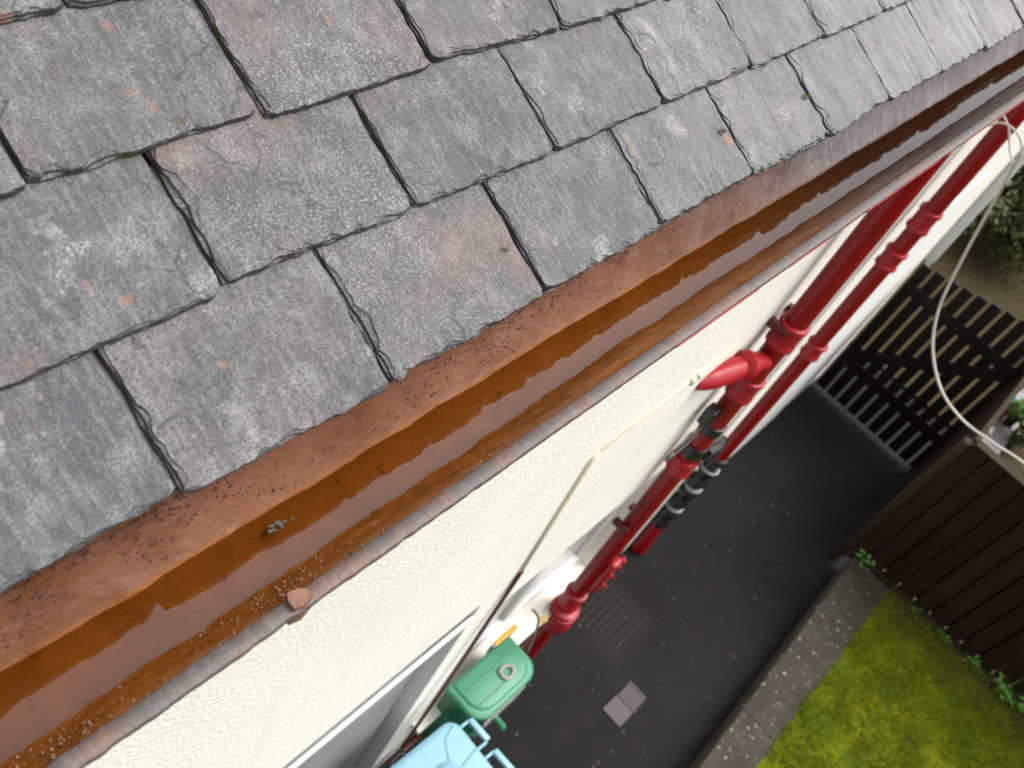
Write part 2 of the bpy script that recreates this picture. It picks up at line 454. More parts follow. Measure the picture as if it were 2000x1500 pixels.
LEAFH = m_leaf('hedge_leaf', (.020, .040, .010), (.10, .105, .022))
LEAFS = m_leaf('lime_shrub_leaf', (.06, .14, .015), (.16, .26, .04))
GRASS = m_leaf('grass_blade', (.105, .155, .001), (.27, .29, .004), .7)
STALK = simple('brown_twig', (.06, .045, .025), .7, .2)
CABLEW = simple('white_cable_sheath', (.62, .60, .54), .45, .08, 20)
DECK = SLATE

# ------------------------------------------------------------------ ground
YW = .474                                        # wall face
def struct(name, mb, mat): return tag(obj(name, mb, mat), kind='structure')
g = MB(); g.add([(-150,-150,-.02),(150,-150,-.02),(150,150,-.02),(-150,150,-.02)], [(0,1,2,3)]); struct('ground', g, GROUND)
g = MB(); g.add([(-5,-.92,0),(8.3,-.72,0),(8.3,YW+.02,0),(-5,YW+.02,0)], [(0,1,2,3)]); struct('path', g, TARMAC)
g = MB()
N = 60
for i in range(N + 1):
    for j in range(N + 1):
        x = 7.7 + 8 * i / N; y = -2.4 + 6.5 * j / N
        g.v.append((x, y, .004 + .02 * (1 + fbm(x*2, y*2, 3))))
for i in range(N):
    for j in range(N):
        a = i*(N+1)+j; g.f.append((a, a+N+1, a+N+2, a+1))
tag(obj('soil', g, SOIL, smooth=True), kind='structure')

# lawn: gently lumpy turf behind the edging wall
def lawn_z(x, y): return .205 + .022 * fbm(x*5, y*5, 1.3, 3)
g = MB(); NX, NY = 90, 70
for i in range(NX + 1):
    for j in range(NY + 1):
        x = -1 + 6.49 * i / NX; y = -3.6 + 2.648 * j / NY
        g.v.append((x, y, lawn_z(x, y)))
for i in range(NX):
    for j in range(NY):
        a = i*(NY+1)+j; g.f.append((a, a+NY+1, a+NY+2, a+1))
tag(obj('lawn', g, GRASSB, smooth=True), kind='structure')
random.seed(5)
g = MB()
cnt = 0
while cnt < 42000:
    x = random.uniform(2.9, 5.47); y = random.uniform(-2.6, -.938)
    dens = .55 + fbm(x*4, y*4, 9, 3)
    if random.random() > dens + .25: continue
    if random.random() < (x - 5.05)*1.8 + .5*fbm(x*7, y*7, 2, 3): continue
    z = lawn_z(x, y) - .004
    h = random.uniform(.010, .034); a = random.uniform(0, 6.283); w = random.uniform(.0016, .0036)
    lx = random.gauss(0, .018); ly = random.gauss(0, .018)
    b = len(g.v); ca, sa = math.cos(a)*w, math.sin(a)*w
    g.v += [(x-ca, y-sa, z), (x+ca, y+sa, z), (x+lx*.5+ca*.7, y+ly*.5+sa*.7, z+h*.7), (x+lx, y+ly, z+h)]
    g.f += [(b, b+1, b+2), (b, b+2, b+3)]
    cnt += 1
tag(obj('grass', g, GRASS), kind='stuff')
g = MB()  # pale specks: the glint of wet drops put into their colour
for k in range(130):
    x = random.uniform(3.2, 5.2); y = random.uniform(-2.2, -1.05); r = random.uniform(.0015, .004)
    if fbm(x*3, y*3, 4, 2) < .05: continue
    z = lawn_z(x, y) + .022; b = len(g.v)
    g.v += [(x-r,y,z),(x,y-r,z),(x+r,y,z),(x,y+r,z),(x,y,z+r),(x,y,z-r)]
    g.f += [(b,b+1,b+4),(b+1,b+2,b+4),(b+2,b+3,b+4),(b+3,b,b+4),(b+1,b,b+5),(b+2,b+1,b+5),(b+3,b+2,b+5),(b,b+3,b+5)]
tag(obj('dew_glints', g, simple('pale_glint', (.75, .8, .65), .1, .1)), kind='stuff')
# pale grit washed over the tarmac
g = MB()
for k in range(210):
    x = random.uniform(2.4, 6.3); y = random.uniform(-.62, .42); r = random.choice([.0015, .002, .0025, .003, .005]) * random.uniform(.7, 1.2)
    b = len(g.v)
    g.v += [(x-r,y-r*.8,.001),(x+r,y-r,.001),(x+r*.9,y+r,.001),(x-r,y+r*.9,.001),(x,y,.001+r*1.2)]
    g.f += [(b,b+1,b+4),(b+1,b+2,b+4),(b+2,b+3,b+4),(b+3,b,b+4)]
tag(obj('grit', g, simple('pale_grit', (.22, .21, .20), .5, .3, 50)), kind='stuff')

# ------------------------------------------------------------------ house
XC = 7.05                                        # far corner of the house
house = thing('house', (3, YW, 0), 'white roughcast house with grey slate roof seen steeply from above its eave', 'house')
W1 = (2.06, 3.41, .625, 1.803); W2 = (.75, 1.837, .03, 2.127)
def wall_mesh():
    g = MB()
    xs = sorted({-6, W2[0], W2[1], W1[0], W1[1], XC}); zs = sorted({-.05, W2[2], W1[2], W1[3], W2[3], 4.24})
    def hole(xa, xb, za, zb):
        for w in (W1, W2):
            if xa >= w[0]-1e-6 and xb <= w[1]+1e-6 and za >= w[2]-1e-6 and zb <= w[3]+1e-6: return True
        return False
    for i in range(len(xs)-1):
        for j in range(len(zs)-1):
            if not hole(xs[i], xs[i+1], zs[j], zs[j+1]):
                g.add([(xs[i],YW,zs[j]),(xs[i+1],YW,zs[j]),(xs[i+1],YW,zs[j+1]),(xs[i],YW,zs[j+1])], [(0,1,2,3)])
    for x0, x1, z0, z1 in (W1, W2):               # reveals
        D = .14
        g.add([(x1,YW,z0),(x1,YW+D,z0),(x1,YW+D,z1),(x1,YW,z1)], [(0,1,2,3)])
        g.add([(x0,YW,z0),(x0,YW,z1),(x0,YW+D,z1),(x0,YW+D,z0)], [(0,1,2,3)])
        g.add([(x0,YW,z1),(x1,YW,z1),(x1,YW+D,z1),(x0,YW+D,z1)], [(0,1,2,3)])
        g.add([(x0,YW,z0),(x0,YW+D,z0),(x1,YW+D,z0),(x1,YW,z0)], [(0,1,2,3)])
    g.add([(XC,YW,-.05),(XC,9,-.05),(XC,9,4.24),(XC,YW,4.24)], [(0,1,2,3)])
    g.add([(XC,9,-.05),(-6,9,-.05),(-6,9,4.24),(XC,9,4.24)], [(0,1,2,3)])
    g.add([(-6,YW,-.05),(-6,YW,4.24),(-6,9,4.24),(-6,9,-.05)], [(0,1,2,3)])
    ym = (YW + 9) / 2; zr = 4.24 + (ym - YW) * math.tan(R(27))
    g.add([(XC,YW,4.24),(XC,9,4.24),(XC,ym,zr)], [(0,1,2)]); g.add([(-6,YW,4.24),(-6,ym,zr),(-6,9,4.24)], [(0,1,2)])
    return g
obj('wall', wall_mesh(), WALL, house)
obj('smooth_margin', MB().box((5.35, YW-.010, .0), (6.25, YW+.003, 2.55), .004), RENDER, house)
obj('soffit', MB().box((-6, .338, 4.245), (XC+.1, YW+.002, 4.262)), WHITE, house)
obj('fascia', MB().box((-6, .408, 4.262), (XC+.1, .428, 4.372), .003), RED, house)

# bathroom-size window beside the pipes
win = obj('window', MB().box((W1[0]+.05, YW+.10, W1[2]+.06), (W1[1]-.05, YW+.106, W1[3]-.06)), PALEGLASS, house)
f = MB()
for lo, hi in (((W1[0], YW+.07, W1[2]), (W1[1], YW+.13, W1[2]+.10)), ((W1[0], YW+.07, W1[3]-.07), (W1[1], YW+.13, W1[3])),
               ((W1[0], YW+.071, W1[2]+.1), (W1[0]+.07, YW+.129, W1[3]-.07)), ((W1[1]-.07, YW+.071, W1[2]+.1), (W1[1], YW+.129, W1[3]-.07)),
               ((2.70, YW+.071, W1[2]+.1), (2.77, YW+.129, W1[3]-.07))):
    f.box(lo, hi, .006)
obj('frame', f, WHITE, win, auto=40)
s = MB()
s.add([(W1[0]-.05, YW-.055, .585), (W1[1]+.03, YW-.055, .585), (W1[1]+.03, YW-.055, .615), (W1[0]-.05, YW-.055, .615),
       (W1[0]-.05, YW+.075, .585), (W1[1]+.03, YW+.075, .585), (W1[1]+.03, YW+.075, .633), (W1[0]-.05, YW+.075, .633)],
      [(0,1,2,3),(3,2,6,7),(1,5,6,2),(0,3,7,4),(0,4,5,1)])
obj('sill', s, SILL, win)
for px_, py_ in ((1082, 1124), (1105, 1108)):
    p = at(1, px_, py_, YW-.02); obj('peg', MB().box((p.x-.03, YW-.03, .622), (p.x+.03, YW-.012, .640), .003), BLACK, win)
# back door
door = obj('door', MB().box((W2[0]+.06, YW+.060, W2[2]+.02), (W2[1]-.064, YW+.10, 2.12), .004), GREYGLASS, house)
f = MB()
f.box((W2[0], YW-.010, 2.0), (W2[1], YW+.006, 2.032), .004)
f.box((W2[0], YW+.05, W2[2]), (W2[0]+.06, YW+.12, 2.0), .004)
obj('frame', f, WHITE, door, auto=40)

# ---- roof deck
PITCH = R(27); CP, SP = math.cos(PITCH), math.sin(PITCH)
Y0, Z0 = .368, 4.40                               # lower edge of the first course
T = .011; E = .152
def roof_pt(x, s, n): return Vector((x, Y0 + s*CP - n*SP, Z0 + s*SP + n*CP))
ridge = 4.75
def deck_mesh():
    g = MB(); n0 = -.034
    a = roof_pt(0, .02, n0); b = roof_pt(0, ridge, n0)
    x0, x1 = -6.1, XC + .12
    g.add([(x0,a.y,a.z),(x1,a.y,a.z),(x1,b.y,b.z),(x0,b.y,b.z)], [(0,1,2,3)])
    g.add([(x0,a.y,a.z-.05),(x1,a.y,a.z-.05),(x1,a.y,a.z),(x0,a.y,a.z)], [(0,1,2,3)])
    yb = 2*b.y - a.y
    g.add([(x0,b.y,b.z),(x1,b.y,b.z),(x1,yb,a.z),(x0,yb,a.z)], [(0,1,2,3)])
    return g
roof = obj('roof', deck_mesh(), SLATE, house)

def slate_mesh(wd, seed, eave=False, upper=.30, chip=1.0):
    """local: x across, y up the slope from the tail, z normal. Ragged hand-dressed edges in split layers."""
    rnd = random.Random(seed); o = rnd.uniform(0, 900)
    nb, ns = 46, 34
    pts = []                                       # (x, y, inward x, inward y, side)
    skew = rnd.gauss(0, .0035); drop = rnd.gauss(0, .0022)
    for i in range(nb):
        t = i / (nb - 1); x = wd * t
        y = .0024 * fbm(x*30, o, 1, 5) + drop + skew * (t - .5)
        y += .010 * chip * max(0, fbm(x*13, o+5, 2, 3) - .45)
        e = min(t, 1 - t) * wd
        if e < .012: y += (.012 - e) * .45 * rnd.uniform(.6, 1)
        ix = .7 if t < .02 else (-.7 if t > .98 else 0)
        pts.append((x, y, ix, 1, 'b'))
    for i in range(1, ns):
        t = i / (ns - 1); y = .006 + (upper - .006) * t
        x = wd + .0022 * fbm(y*26, o+9, 3, 4)
        pts.append((x, y, -1, 0, 'r'))
    for i in range(1, ns):
        t = 1 - i / (ns - 1); y = .006 + (upper - .006) * t
        x = .0026 * fbm(y*26, o+17, 4, 4)
        pts.append((x, y, 1, 0, 'l'))
    n = len(pts)
    lw = rnd.choice([.4, .8, 1.2, 1.7]) * rnd.uniform(.8, 1.2); bw = rnd.uniform(.3, 1.3)
    def wid(i):
        x, y, ix, iy, sd = pts[i]
        q = x*31 if sd == 'b' else y*27
        base = .18 + 1.5 * fbm(q*1.3, o + (3 if sd == 'b' else 8), 6, 5) + (.35 if sd == 'l' else 0)
        base = min(1.5, max(.02, base))
        if sd == 'b': return .0095 * base * bw + .0008
        if sd == 'l': return .0125 * base * lw + .001
        return .0028 * base + .0006
    ws = [wid(i) for i in range(n)]
    # levels: fraction of the width moved inward, height below the top
    lev = [(-.02, -1.0), (.0, -.62), (.28, -.50), (.36, -.22), (.82, -.10), (1.0, 0)]
    v = []; f = []
    for li, (fr, hz) in enumerate(lev):
        for i, (x, y, ix, iy, sd) in enumerate(pts):
            q = (x + y) * 60
            j = fr + (.16 * nz(q, o + li * 7) if 0 < li < len(lev) - 1 else 0)
            w = ws[i] * j
            sag = .0012 * fbm(x*7, y*7, o, 2)
            v.append((x + ix*w, y + iy*w, hz*T*(1 + (.12*nz(q, o+li) if 0 < li < len(lev)-1 else 0)) + (sag if li == len(lev)-1 else 0)))
    for li in range(len(lev) - 1):
        for i in range(n):
            j = (i + 1) % n
            f.append((li*n+i, li*n+j, (li+1)*n+j, (li+1)*n+i))
    top = (len(lev) - 1) * n
    f.append(tuple(top + i for i in range(n)))
    return v, f
TILT = math.atan2(T, E)
def slate_matrix(x, s, lift=0.0, yaw=0.0):
    # tail stands one thickness above the roof line, head dips to it
    p = roof_pt(x, s, T + lift)
    return Matrix.Translation(p) @ Matrix.Rotation(PITCH - TILT, 4, 'X') @ Matrix.Rotation(yaw, 4, 'Z')
starts = [.318, .456, .589 - .25, .456, .33, .45, .32, .46]
pitchx = [.2555, .254, .2500, .252, .255, .253, .255, .254]
rs = random.Random(21)
tails = [0, .1545, .303, .452, .604, .756, .908]
far_sl = MB(); n_sl = 0
org_roof = WL[roof.name]
def in_view(mw, wd, up):
    for x in (0, wd/2, wd):
        for y in (0, up/2, up):
            px, py = project(mw @ Vector((x, y, 0)))
            if -25 < px < 2025 and -25 < py < 1525: return True
    return False
for c, s0 in enumerate(tails):
    k = -8
    while True:
        xa = starts[c] + pitchx[c] * k + rs.gauss(0, .0018)
        xb = starts[c] + pitchx[c] * (k + 1)
        k += 1
        if xa > XC - .1: break
        gap = rs.uniform(.003, .0068)
        wd = xb - xa - gap
        yaw = rs.gauss(0, .004)
        lift = rs.uniform(0, .0018)
        mw = slate_matrix(xa + gap, s0 + rs.gauss(0, .0022), lift, yaw)
        v, f = slate_mesh(wd, rs.randint(0, 10**6), chip=1.6 if rs.random() < .3 else .8)
        if in_view(mw, wd, E + .01):
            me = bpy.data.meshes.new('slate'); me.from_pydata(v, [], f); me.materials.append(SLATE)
            o = bpy.data.objects.new('slate', me); link(o); o.parent = roof
            o.matrix_parent_inverse = Matrix.Identity(4)
            o.matrix_local = Matrix.Translation(-org_roof) @ mw
            n_sl += 1
        else:
            far_sl.add([mw @ Vector(p) for p in v], f)
# under-eave course showing in the joints
for k in range(-6, 30):
    xa = .19 + .2555 * k; 
    if xa > XC - .1: break
    mw = slate_matrix(xa, .004 + rs.gauss(0, .002), -T - .0005, 0)
    v, f = slate_mesh(.251, rs.randint(0, 10**6), upper=.2)
    far_sl.add([mw @ Vector(p) for p in v], f)
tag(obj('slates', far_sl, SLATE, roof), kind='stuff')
print('slates', n_sl)

# moss tufts and debris in the joints
def moss(px, py, r, mat, name, label):
    # on the slate surface
    rr = ray(px, py); nn = Vector((0, -SP, CP)); p0 = roof_pt(0, 0, T*.7)
    c = CAM + rr * ((p0 - CAM).dot(nn) / rr.dot(nn))
    g = MB(); rn = random.Random(int(px))
    for i in range(70):
        q = c + Vector((rn.gauss(0, r*.55), rn.gauss(0, r*.3)*CP, abs(rn.gauss(0, r*.18)))); k = r * rn.uniform(.08, .2)
        b = len(g.v); d = Vector((rn.gauss(0,1), rn.gauss(0,1), rn.uniform(.3,1.5))).normalized()*k*1.4
        u = Vector((rn.gauss(0,1), rn.gauss(0,1), rn.gauss(0,1))).normalized()*k*.6
        g.v += [tuple(q-u), tuple(q+u), tuple(q+d+u*.5), tuple(q+d-u*.5)]; g.f.append((b,b+1,b+2,b+3))
    return tag(obj(name, g, mat, loc=c), label, 'moss')
MOSSY = simple('yellow_moss', (.22, .19, .02), .8, .4, 300)
MOSSG = simple('olive_joint_moss', (.10, .085, .012), .85, .4, 300)
MOSSO = simple('brown_moss', (.14, .07, .035), .8, .4, 300)
moss(345, 238, .010, MOSSY, 'moss_tuft', 'small tuft of yellow moss on the tail of a slate at upper left')
moss(366, 236, .009, MOSSO, 'moss_tuft', 'small rusty brown moss tuft touching the yellow tuft on the slate tail')

moss(1411, 258, .010, MOSSO, 'moss_tuft', 'brown and yellow moss in the joint beside the slate with the white chip')
moss(1573, 190, .012, MOSSG, 'moss_tuft', 'olive moss filling the slate joint furthest right')
moss(985, 490, .008, MOSSG, 'moss_tuft', 'dark olive moss low in the slate joint above the middle of the gutter')
# ------------------------------------------------------------------ gutter
gut = thing('gutter', (3, .30, 4.27), 'brown half round gutter brimming with rainwater under the slate eave', 'gutter')
prof = [(.4075, .004), (.402, -.010), (.396, -.022), (.389, -.034), (.381, -.046), (.372, -.058), (.362, -.070), (.351, -.081), (.339, -.089), (.327, -.093), (.318, -.091),
        (.305, -.087), (.294, -.080), (.286, -.071), (.277, -.058), (.268, -.045), (.260, -.032), (.252, -.020), (.2440, -.010)]
GZ = 4.365
XA, XB = -2.5, 7.2
def gx_samples():
    xs = []; x = XA
    while x < XB:
        xs.append(x)
        x += .05 if x < -.1 else (.0045 if x < 1.6 else (.008 if x < 3.2 else .03))
    xs.append(XB); return xs
GXS = gx_samples()
def trough():
    g = MB(); n = len(prof)
    fine = []
    for i in range(n - 1):
        for k in range(3):
            t = k/3; fine.append((prof[i][0]*(1-t)+prof[i+1][0]*t, prof[i][1]*(1-t)+prof[i+1][1]*t, (i + t)/(n-1)))
    fine.append((*prof[-1], 1.0))
    n = len(fine)
    for x in GXS:
        for j, (y, z, t) in enumerate(fine):
            a = fine[max(0, j-1)]; b = fine[min(n-1, j+1)]
            ty, tz = b[0]-a[0], b[1]-a[1]; L = math.hypot(ty, tz); ny, nzv = -tz/L, ty/L
            if nzv < 0 and False: pass
            # inside normal points into the channel
            ny, nzv = tz/L, -ty/L
            amp = .0016 * fbm(x*22, t*4, 4, 4) + .0022 * fbm(x*5, t*2, 8, 2)
            if t > .62: amp += .0022 * max(0, fbm(x*60, t*16, 2, 3)) * (1 if x < 1.0 else .5)
            q = min(1, max(0, (x - .5) / .55)); q = q*q*(3 - 2*q)
            if t > .55: amp += .006 * q * math.sin(math.pi * min(1, (t - .55) / .45)) * (1 + .25*fbm(x*6, 3, 3, 3))
            if t > .97 or t < .08: amp *= .3
            g.v.append((x, y + ny*amp, GZ + z + nzv*amp))
    for i in range(len(GXS)-1):
        for j in range(n-1):
            g.f.append((i*n+j, i*n+j+1, (i+1)*n+j+1, (i+1)*n+j))
    return g
obj('trough', trough(), GUT, gut, smooth=True)
def lip_mesh():
    g = MB(); rows = 7
    for x in GXS:
        rag = .0008 * fbm(x*60, 3, 1, 4) * (1.5 if x < .6 else .5) + .0006 * fbm(x*9, 1, 1, 2)
        inn = .0012 * fbm(x*40, 9, 1, 4)
        y_in = .2450 + inn; y_out = .2275 + rag
        hz = .0008 * fbm(x*30, 5, 2, 3)
        g.v += [(x, y_in + .0005, GZ - .013), (x, y_in, GZ - .0025 + hz), (x, y_in - .002, GZ + hz), (x, y_out + .0012, GZ + hz*.6), (x, y_out, GZ - .0012), (x, y_out + .001, GZ - .012), (x, y_out + .008, GZ - .017)]
    for i in range(len(GXS)-1):
        for j in range(rows-1):
            g.f.append((i*rows+j, i*rows+j+1, (i+1)*rows+j+1, (i+1)*rows+j))
    return g
obj('lip', lip_mesh(), LIP, gut, smooth=True)
# painted outside of the gutter
g = MB()
op = [(.2362, -.0165), (.2385, -.020), (.245, -.036), (.255, -.056), (.270, -.078), (.290, -.094), (.312, -.102), (.335, -.103), (.356, -.092), (.374, -.076), (.392, -.056), (.407, -.030)]
xs = [XA + (XB-XA)*i/200 for i in range(201)]
for x in xs:
    for y, z in op: g.v.append((x, y, GZ + z))
for i in range(200):
    for j in range(len(op)-1):
        a = i*len(op)+j; g.f.append((a, a+len(op), a+len(op)+1, a+1))
obj('outer_face', g, RED, gut, smooth=True)
# thin red painted bead left along the outer edge of the lip
FLAKE = simple('flaking_red_paint', (.42, .03, .05), .4, .2, 60)
def bead(sg): obj('paint_bead', MB().tube([(q, 0.2268 + .0006*fbm(q*60,3,1,3), GZ-.0055) for q in sg], .0011, 6), FLAKE, gut, smooth=True)
seg = []
x = .98
while x < 3.6:
    if fbm(x*7, 2, 5, 3) > -.18:
        seg.append(x)
    elif len(seg) > 2:
        bead(seg); seg = []
    else: seg = []
    x += .012
if len(seg) > 2: bead(seg)
# clip with a faceted head sitting on the lip
pc = at(2, 585, 1166, GZ + .008)
clip = MB(); rr = random.Random(4)
pl = []
for i, rk in enumerate((1.0, .86, 1.1, .92, 1.04, .80, 1.12)):
    a = 2*math.pi*i/7 + .3 + rr.uniform(-.15, .15); r = .0125 * rk; pl.append((pc.x + r*1.15*math.cos(a), pc.y + r*math.sin(a)))
clip.prism(pl, GZ - .004, GZ + .007, .030)
obj('clip', clip, simple('brown_clip_paint', (.24, .105, .062), .42, .3, 70, .8, 240), gut)
# water standing in the trough
WZ = 4.290
def side_y(x, inner):
    base = .3645 if inner else .3005
    return base + .0015 * fbm(x*26, 2 if inner else 7, 1, 4)
g = MB(); rows = 6
for x in GXS:
    for j in range(rows):
        t = j/(rows-1); g.v.append((x, .388*(1-t) + .262*t, WZ))
for i in range(len(GXS)-1):
    for j in range(rows-1):
        g.f.append((i*rows+j, i*rows+j+1, (i+1)*rows+j+1, (i+1)*rows+j))
tag(obj('water', g, WATER, smooth=True), kind='structure')

# beads of rain on the back slope of the trough
def bead_mesh():
    g = MB(); rn = random.Random(8); made = 0
    base = []
    bm = bmesh.new(); bmesh.ops.create_icosphere(bm, subdivisions=1, radius=1)
    bm.verts.index_update(); bv = [p.co.copy() for p in bm.verts]; bf = [tuple(q.index for q in fc.verts) for fc in bm.faces]; bm.free()
    while made < 5200:
        x = rn.uniform(.1, 1.75)
        if rn.random() > (1.15 - .5*x): continue
        t = rn.random()**2.1
        y = .397 - .034*t; 
        # height of the back slope at y
        for i in range(len(prof)-1):
            if prof[i+1][0] <= y <= prof[i][0]:
                k = (prof[i][0]-y)/(prof[i][0]-prof[i+1][0]); z = prof[i][1]*(1-k)+prof[i+1][1]*k; break
        r = rn.choice([.0003, .0004, .0004, .0005, .0005, .0006, .0007, .0012]) * rn.uniform(.75, 1.15)
        if fbm(x*14, y*60, 3, 3) < -.45 + .7*t: continue
        sx, sy = rn.uniform(.8, 1.5), rn.uniform(.8, 1.2)
        g.add([(x + p.x*r*sx, y + p.y*r*sy - .0006, GZ + z + p.z*r*.8 + .0008) for p in bv], bf); made += 1
    return g
obj('rain_beads', bead_mesh(), simple('dark_wet_beads', (.05, .018, .010), .12, .4, 200, spec=.5), gut, smooth=True)['kind'] = 'stuff'
BEADG = simple('amber_wet_beads', (.20, .07, .012), .06, .3, 200, spec=.9)
def front_beads():
    g = MB(); rn = random.Random(18); n = 0
    bm = bmesh.new(); bmesh.ops.create_icosphere(bm, subdivisions=1, radius=1); bm.verts.index_update()
    bv = [p.co.copy() for p in bm.verts]; bf = [tuple(q.index for q in fc.verts) for fc in bm.faces]; bm.free()
    fr_ = [p for p in prof if p[0] < .287]
    while n < 900:
        x = rn.uniform(.05, 1.5)
        if fbm(x*7, 2, 9, 3) < -.3: continue
        k = rn.random() * (len(fr_) - 1.001); i = int(k); k -= i
        y = fr_[i][0]*(1-k) + fr_[i+1][0]*k; z = fr_[i][1]*(1-k) + fr_[i+1][1]*k
        if rn.random() < (x - .25)*1.3: continue
        r = rn.choice([.0006, .0008, .001, .0014, .002]) * rn.uniform(.7, 1.2)
        g.add([(x + p.x*r*1.2, y + p.y*r, GZ + z + p.z*r) for p in bv], bf); n += 1
    return g
obj('rust_beads', front_beads(), BEADG, gut, smooth=True)['kind'] = 'stuff'
# leaf crumb floating on the water
pw = at(2, 545, 1022, WZ + .001); g = MB(); rn = random.Random(3)
for i in range(16):
    q = pw + Vector((rn.gauss(0, .007), rn.gauss(0, .0022), 0)); r = rn.uniform(.001, .0034)
    poly = [(q.x + r*rn.uniform(.6,1.2)*math.cos(a), q.y + r*rn.uniform(.6,1.1)*math.sin(a)) for a in [k*1.047 for k in range(6)]]
    g.prism(poly, WZ - .0005, WZ + .0012*rn.uniform(.6,1.5))
tag(obj('leaf_debris', g, simple('grey_sludge', (.075, .06, .052), .6, .3, 200), loc=pw), 'small clot of grey leaf sludge floating on the gutter water', 'debris')

# ------------------------------------------------------------------ pipes on the wall
def ring(g, p0, p1, r, n=24, lip=.006):
    """a socket collar between two points, with a raised bead at each end"""
    a, b = Vector(p0), Vector(p1); d = (b - a)
    ts = [(0, r*.9), (.02, r+lip*.6), (.06, r+lip), (.16, r+lip), (.20, r+lip*.2), (.25, r), (.72, r), (.77, r+lip*.3), (.82, r+lip*.85), (.92, r+lip*.85), (.97, r+lip*.4), (1, r*.9)]
    g.tube([a + d*t for t, _ in ts], [q for _, q in ts], n)
YP = .40; X1 = 3.10; R1 = .046
soil = thing('soil_pipe', (X1, YP, 0), 'thick dark red soil pipe with a side branch down the white wall', 'pipe')
obj('pipe', MB().tube([(3.07, YP, 4.22), (X1-.005, YP, 3.2), (X1, YP, 2.0), (X1-.02, YP, .75), (X1-.02, YP, .02)], R1, 32), RED, soil, auto=50)
g = MB(); ring(g, (X1-.01, YP, 3.03), (X1-.01, YP, 2.90), R1 + .008); obj('collar', g, COLLAR, soil, auto=40)
g = MB(); ring(g, (X1, YP, 2.70), (X1, YP, 2.57), R1 + .008); obj('collar', g, COLLAR, soil, auto=40)
g = MB(); ring(g, (X1, YP, 2.13), (X1, YP, 2.02), R1 + .008); obj('collar', g, COLLAR, soil, auto=40)
g = MB(); ring(g, (X1-.02, YP, .86), (X1-.02, YP, .72), R1 + .010); obj('collar', g, COLLAR, soil, auto=40)
g = MB(); g.tube([(X1-.02, YP, .70), (X1-.02, YP-.005, .66), (X1-.02, YP-.015, .60), (X1-.02, YP-.018, .54), (X1-.02, YP-.01, .48), (X1-.02, YP, .44)], [.048, .064, .074, .076, .068, .05], 24)
for k in range(4):
    z = .68 - .05*k; g.tube([(X1-.02, YP-.008, z+.008), (X1-.02, YP-.008, z), (X1-.02, YP-.008, z-.008)], [.068, .080, .068], 24)
obj('swept_bend', g, COLLAR, soil, auto=50)
# branch rising from the junction into the wall
PJ = Vector((X1+.02, YP-.004, 2.80)); MID = Vector((2.89, .425, 2.872)); TIP = Vector((2.665, .487, 2.85))
dv = MID - PJ
g = MB(); g.tube([PJ, PJ + dv*.5, MID], R1*.86, 24)
obj('branch', g, m_red('bright_red_branch', (.46, .012, .022)), soil, auto=50)
g = MB()
g.tube([MID - dv*.16, MID - dv*.14, MID + dv*.0, MID + dv*.05], [R1*.86, R1*1.24, R1*1.26, R1*.72], 24)
d2 = TIP - MID
g.tube([MID + dv*.03, MID + d2*.16, MID + d2*.4, MID + d2*.66, MID + d2*.85, TIP], [R1*.80, R1*.98, R1*1.05, R1*1.0, R1*.85, R1*.6], 24)
obj('wall_elbow', g, m_red('bright_red_elbow', (.46, .012, .02)), soil, auto=50)
g = MB(); q = (PJ + MID)/2 + Vector((0,.0,-.075)); g.box((q.x-.05, .43, q.z-.012), (q.x+.0, YW+.001, q.z+.03), .004)
obj('filler_block', g, simple('white_filler', (.66,.64,.56), .7, .15, 60), soil)
# rodding access door with bolts low on the pipe
g = MB()
g.box((X1-.045, YP-.078, .96), (X1+.030, YP-.04, 1.26), .012)
for z in (.98, 1.08, 1.18, 1.24): g.tube([(X1+.03, YP-.085, z), (X1+.05, YP-.06, z)], .014, 8)
obj('access_door', g, m_red('bright_red_door', (.40, .014, .022)), soil, auto=40)
for z in (3.0, 1.55):
    for sx in (-1, 1):
        obj('wall_bracket', MB().box((X1+sx*.068-.016, YP-.01, z-.018), (X1+sx*.068+.016, YW, z+.018), .004), DARKRED, soil)

X2 = 4.30; R2 = .041
waste = thing('waste_pipe', (X2, .41, 0), 'thinner red waste pipe nearest the house corner ending in black coupling', 'pipe')
top2 = at(1, 2010, 195, .39)
obj('pipe', MB().tube([Vector((4.27, .39, 4.24)), Vector((4.27, .395, 3.6)), Vector((4.27, .40, 2.6)), Vector((X2, .405, 1.6)), Vector((X2+.03, .41, 1.02))], R2, 28), RED, waste, auto=50)
for (px, py), h in (((1800, 435), .085), ((1735, 510), .075), ((1590, 685), .07)):
    p = at(1, px, py, .405); x = 4.27 if p.z > 2.3 else 4.285
    zc = p.z + (x - p.x) * 0
    # height at which the pipe line passes this pixel row
    best = min((abs(project((x, .4, q/100))[1] - py), q/100) for q in range(60, 420))
    g = MB(); ring(g, (x, .40, best[1]+h), (x, .40, best[1]-h*.5), R2 + .007, lip=.007); obj('collar', g, COLLAR, waste, auto=40)
g = MB(); zz = 1.10; pts = []; rr_ = []
a = Vector((X2+.035, .41, 1.10)); b = Vector((X2, .432, .32))
for i in range(61):
    t = i/60; pts.append(a.lerp(b, t)); rr_.append(.052 + .009*math.sin(t*math.pi*2*6.5) + (.004 if t < .12 else 0))
g.tube(pts, rr_, 22)
obj('rubber_coupling', g, BLACK, waste, smooth=True)
for t in (.04, .16, .42, .72):
    p = a.lerp(b, t); d = (b-a).normalized()*.007
    obj('hose_clip', MB().tube([p-d, p+d], .063, 24), STEEL, waste, auto=40)
obj('gully_end', MB().tube([(X2, .43, .34), (X2-.02, .425, .22), (X2-.02, .42, .02)], [.042, .050, .055], 20), RED, waste, auto=50)
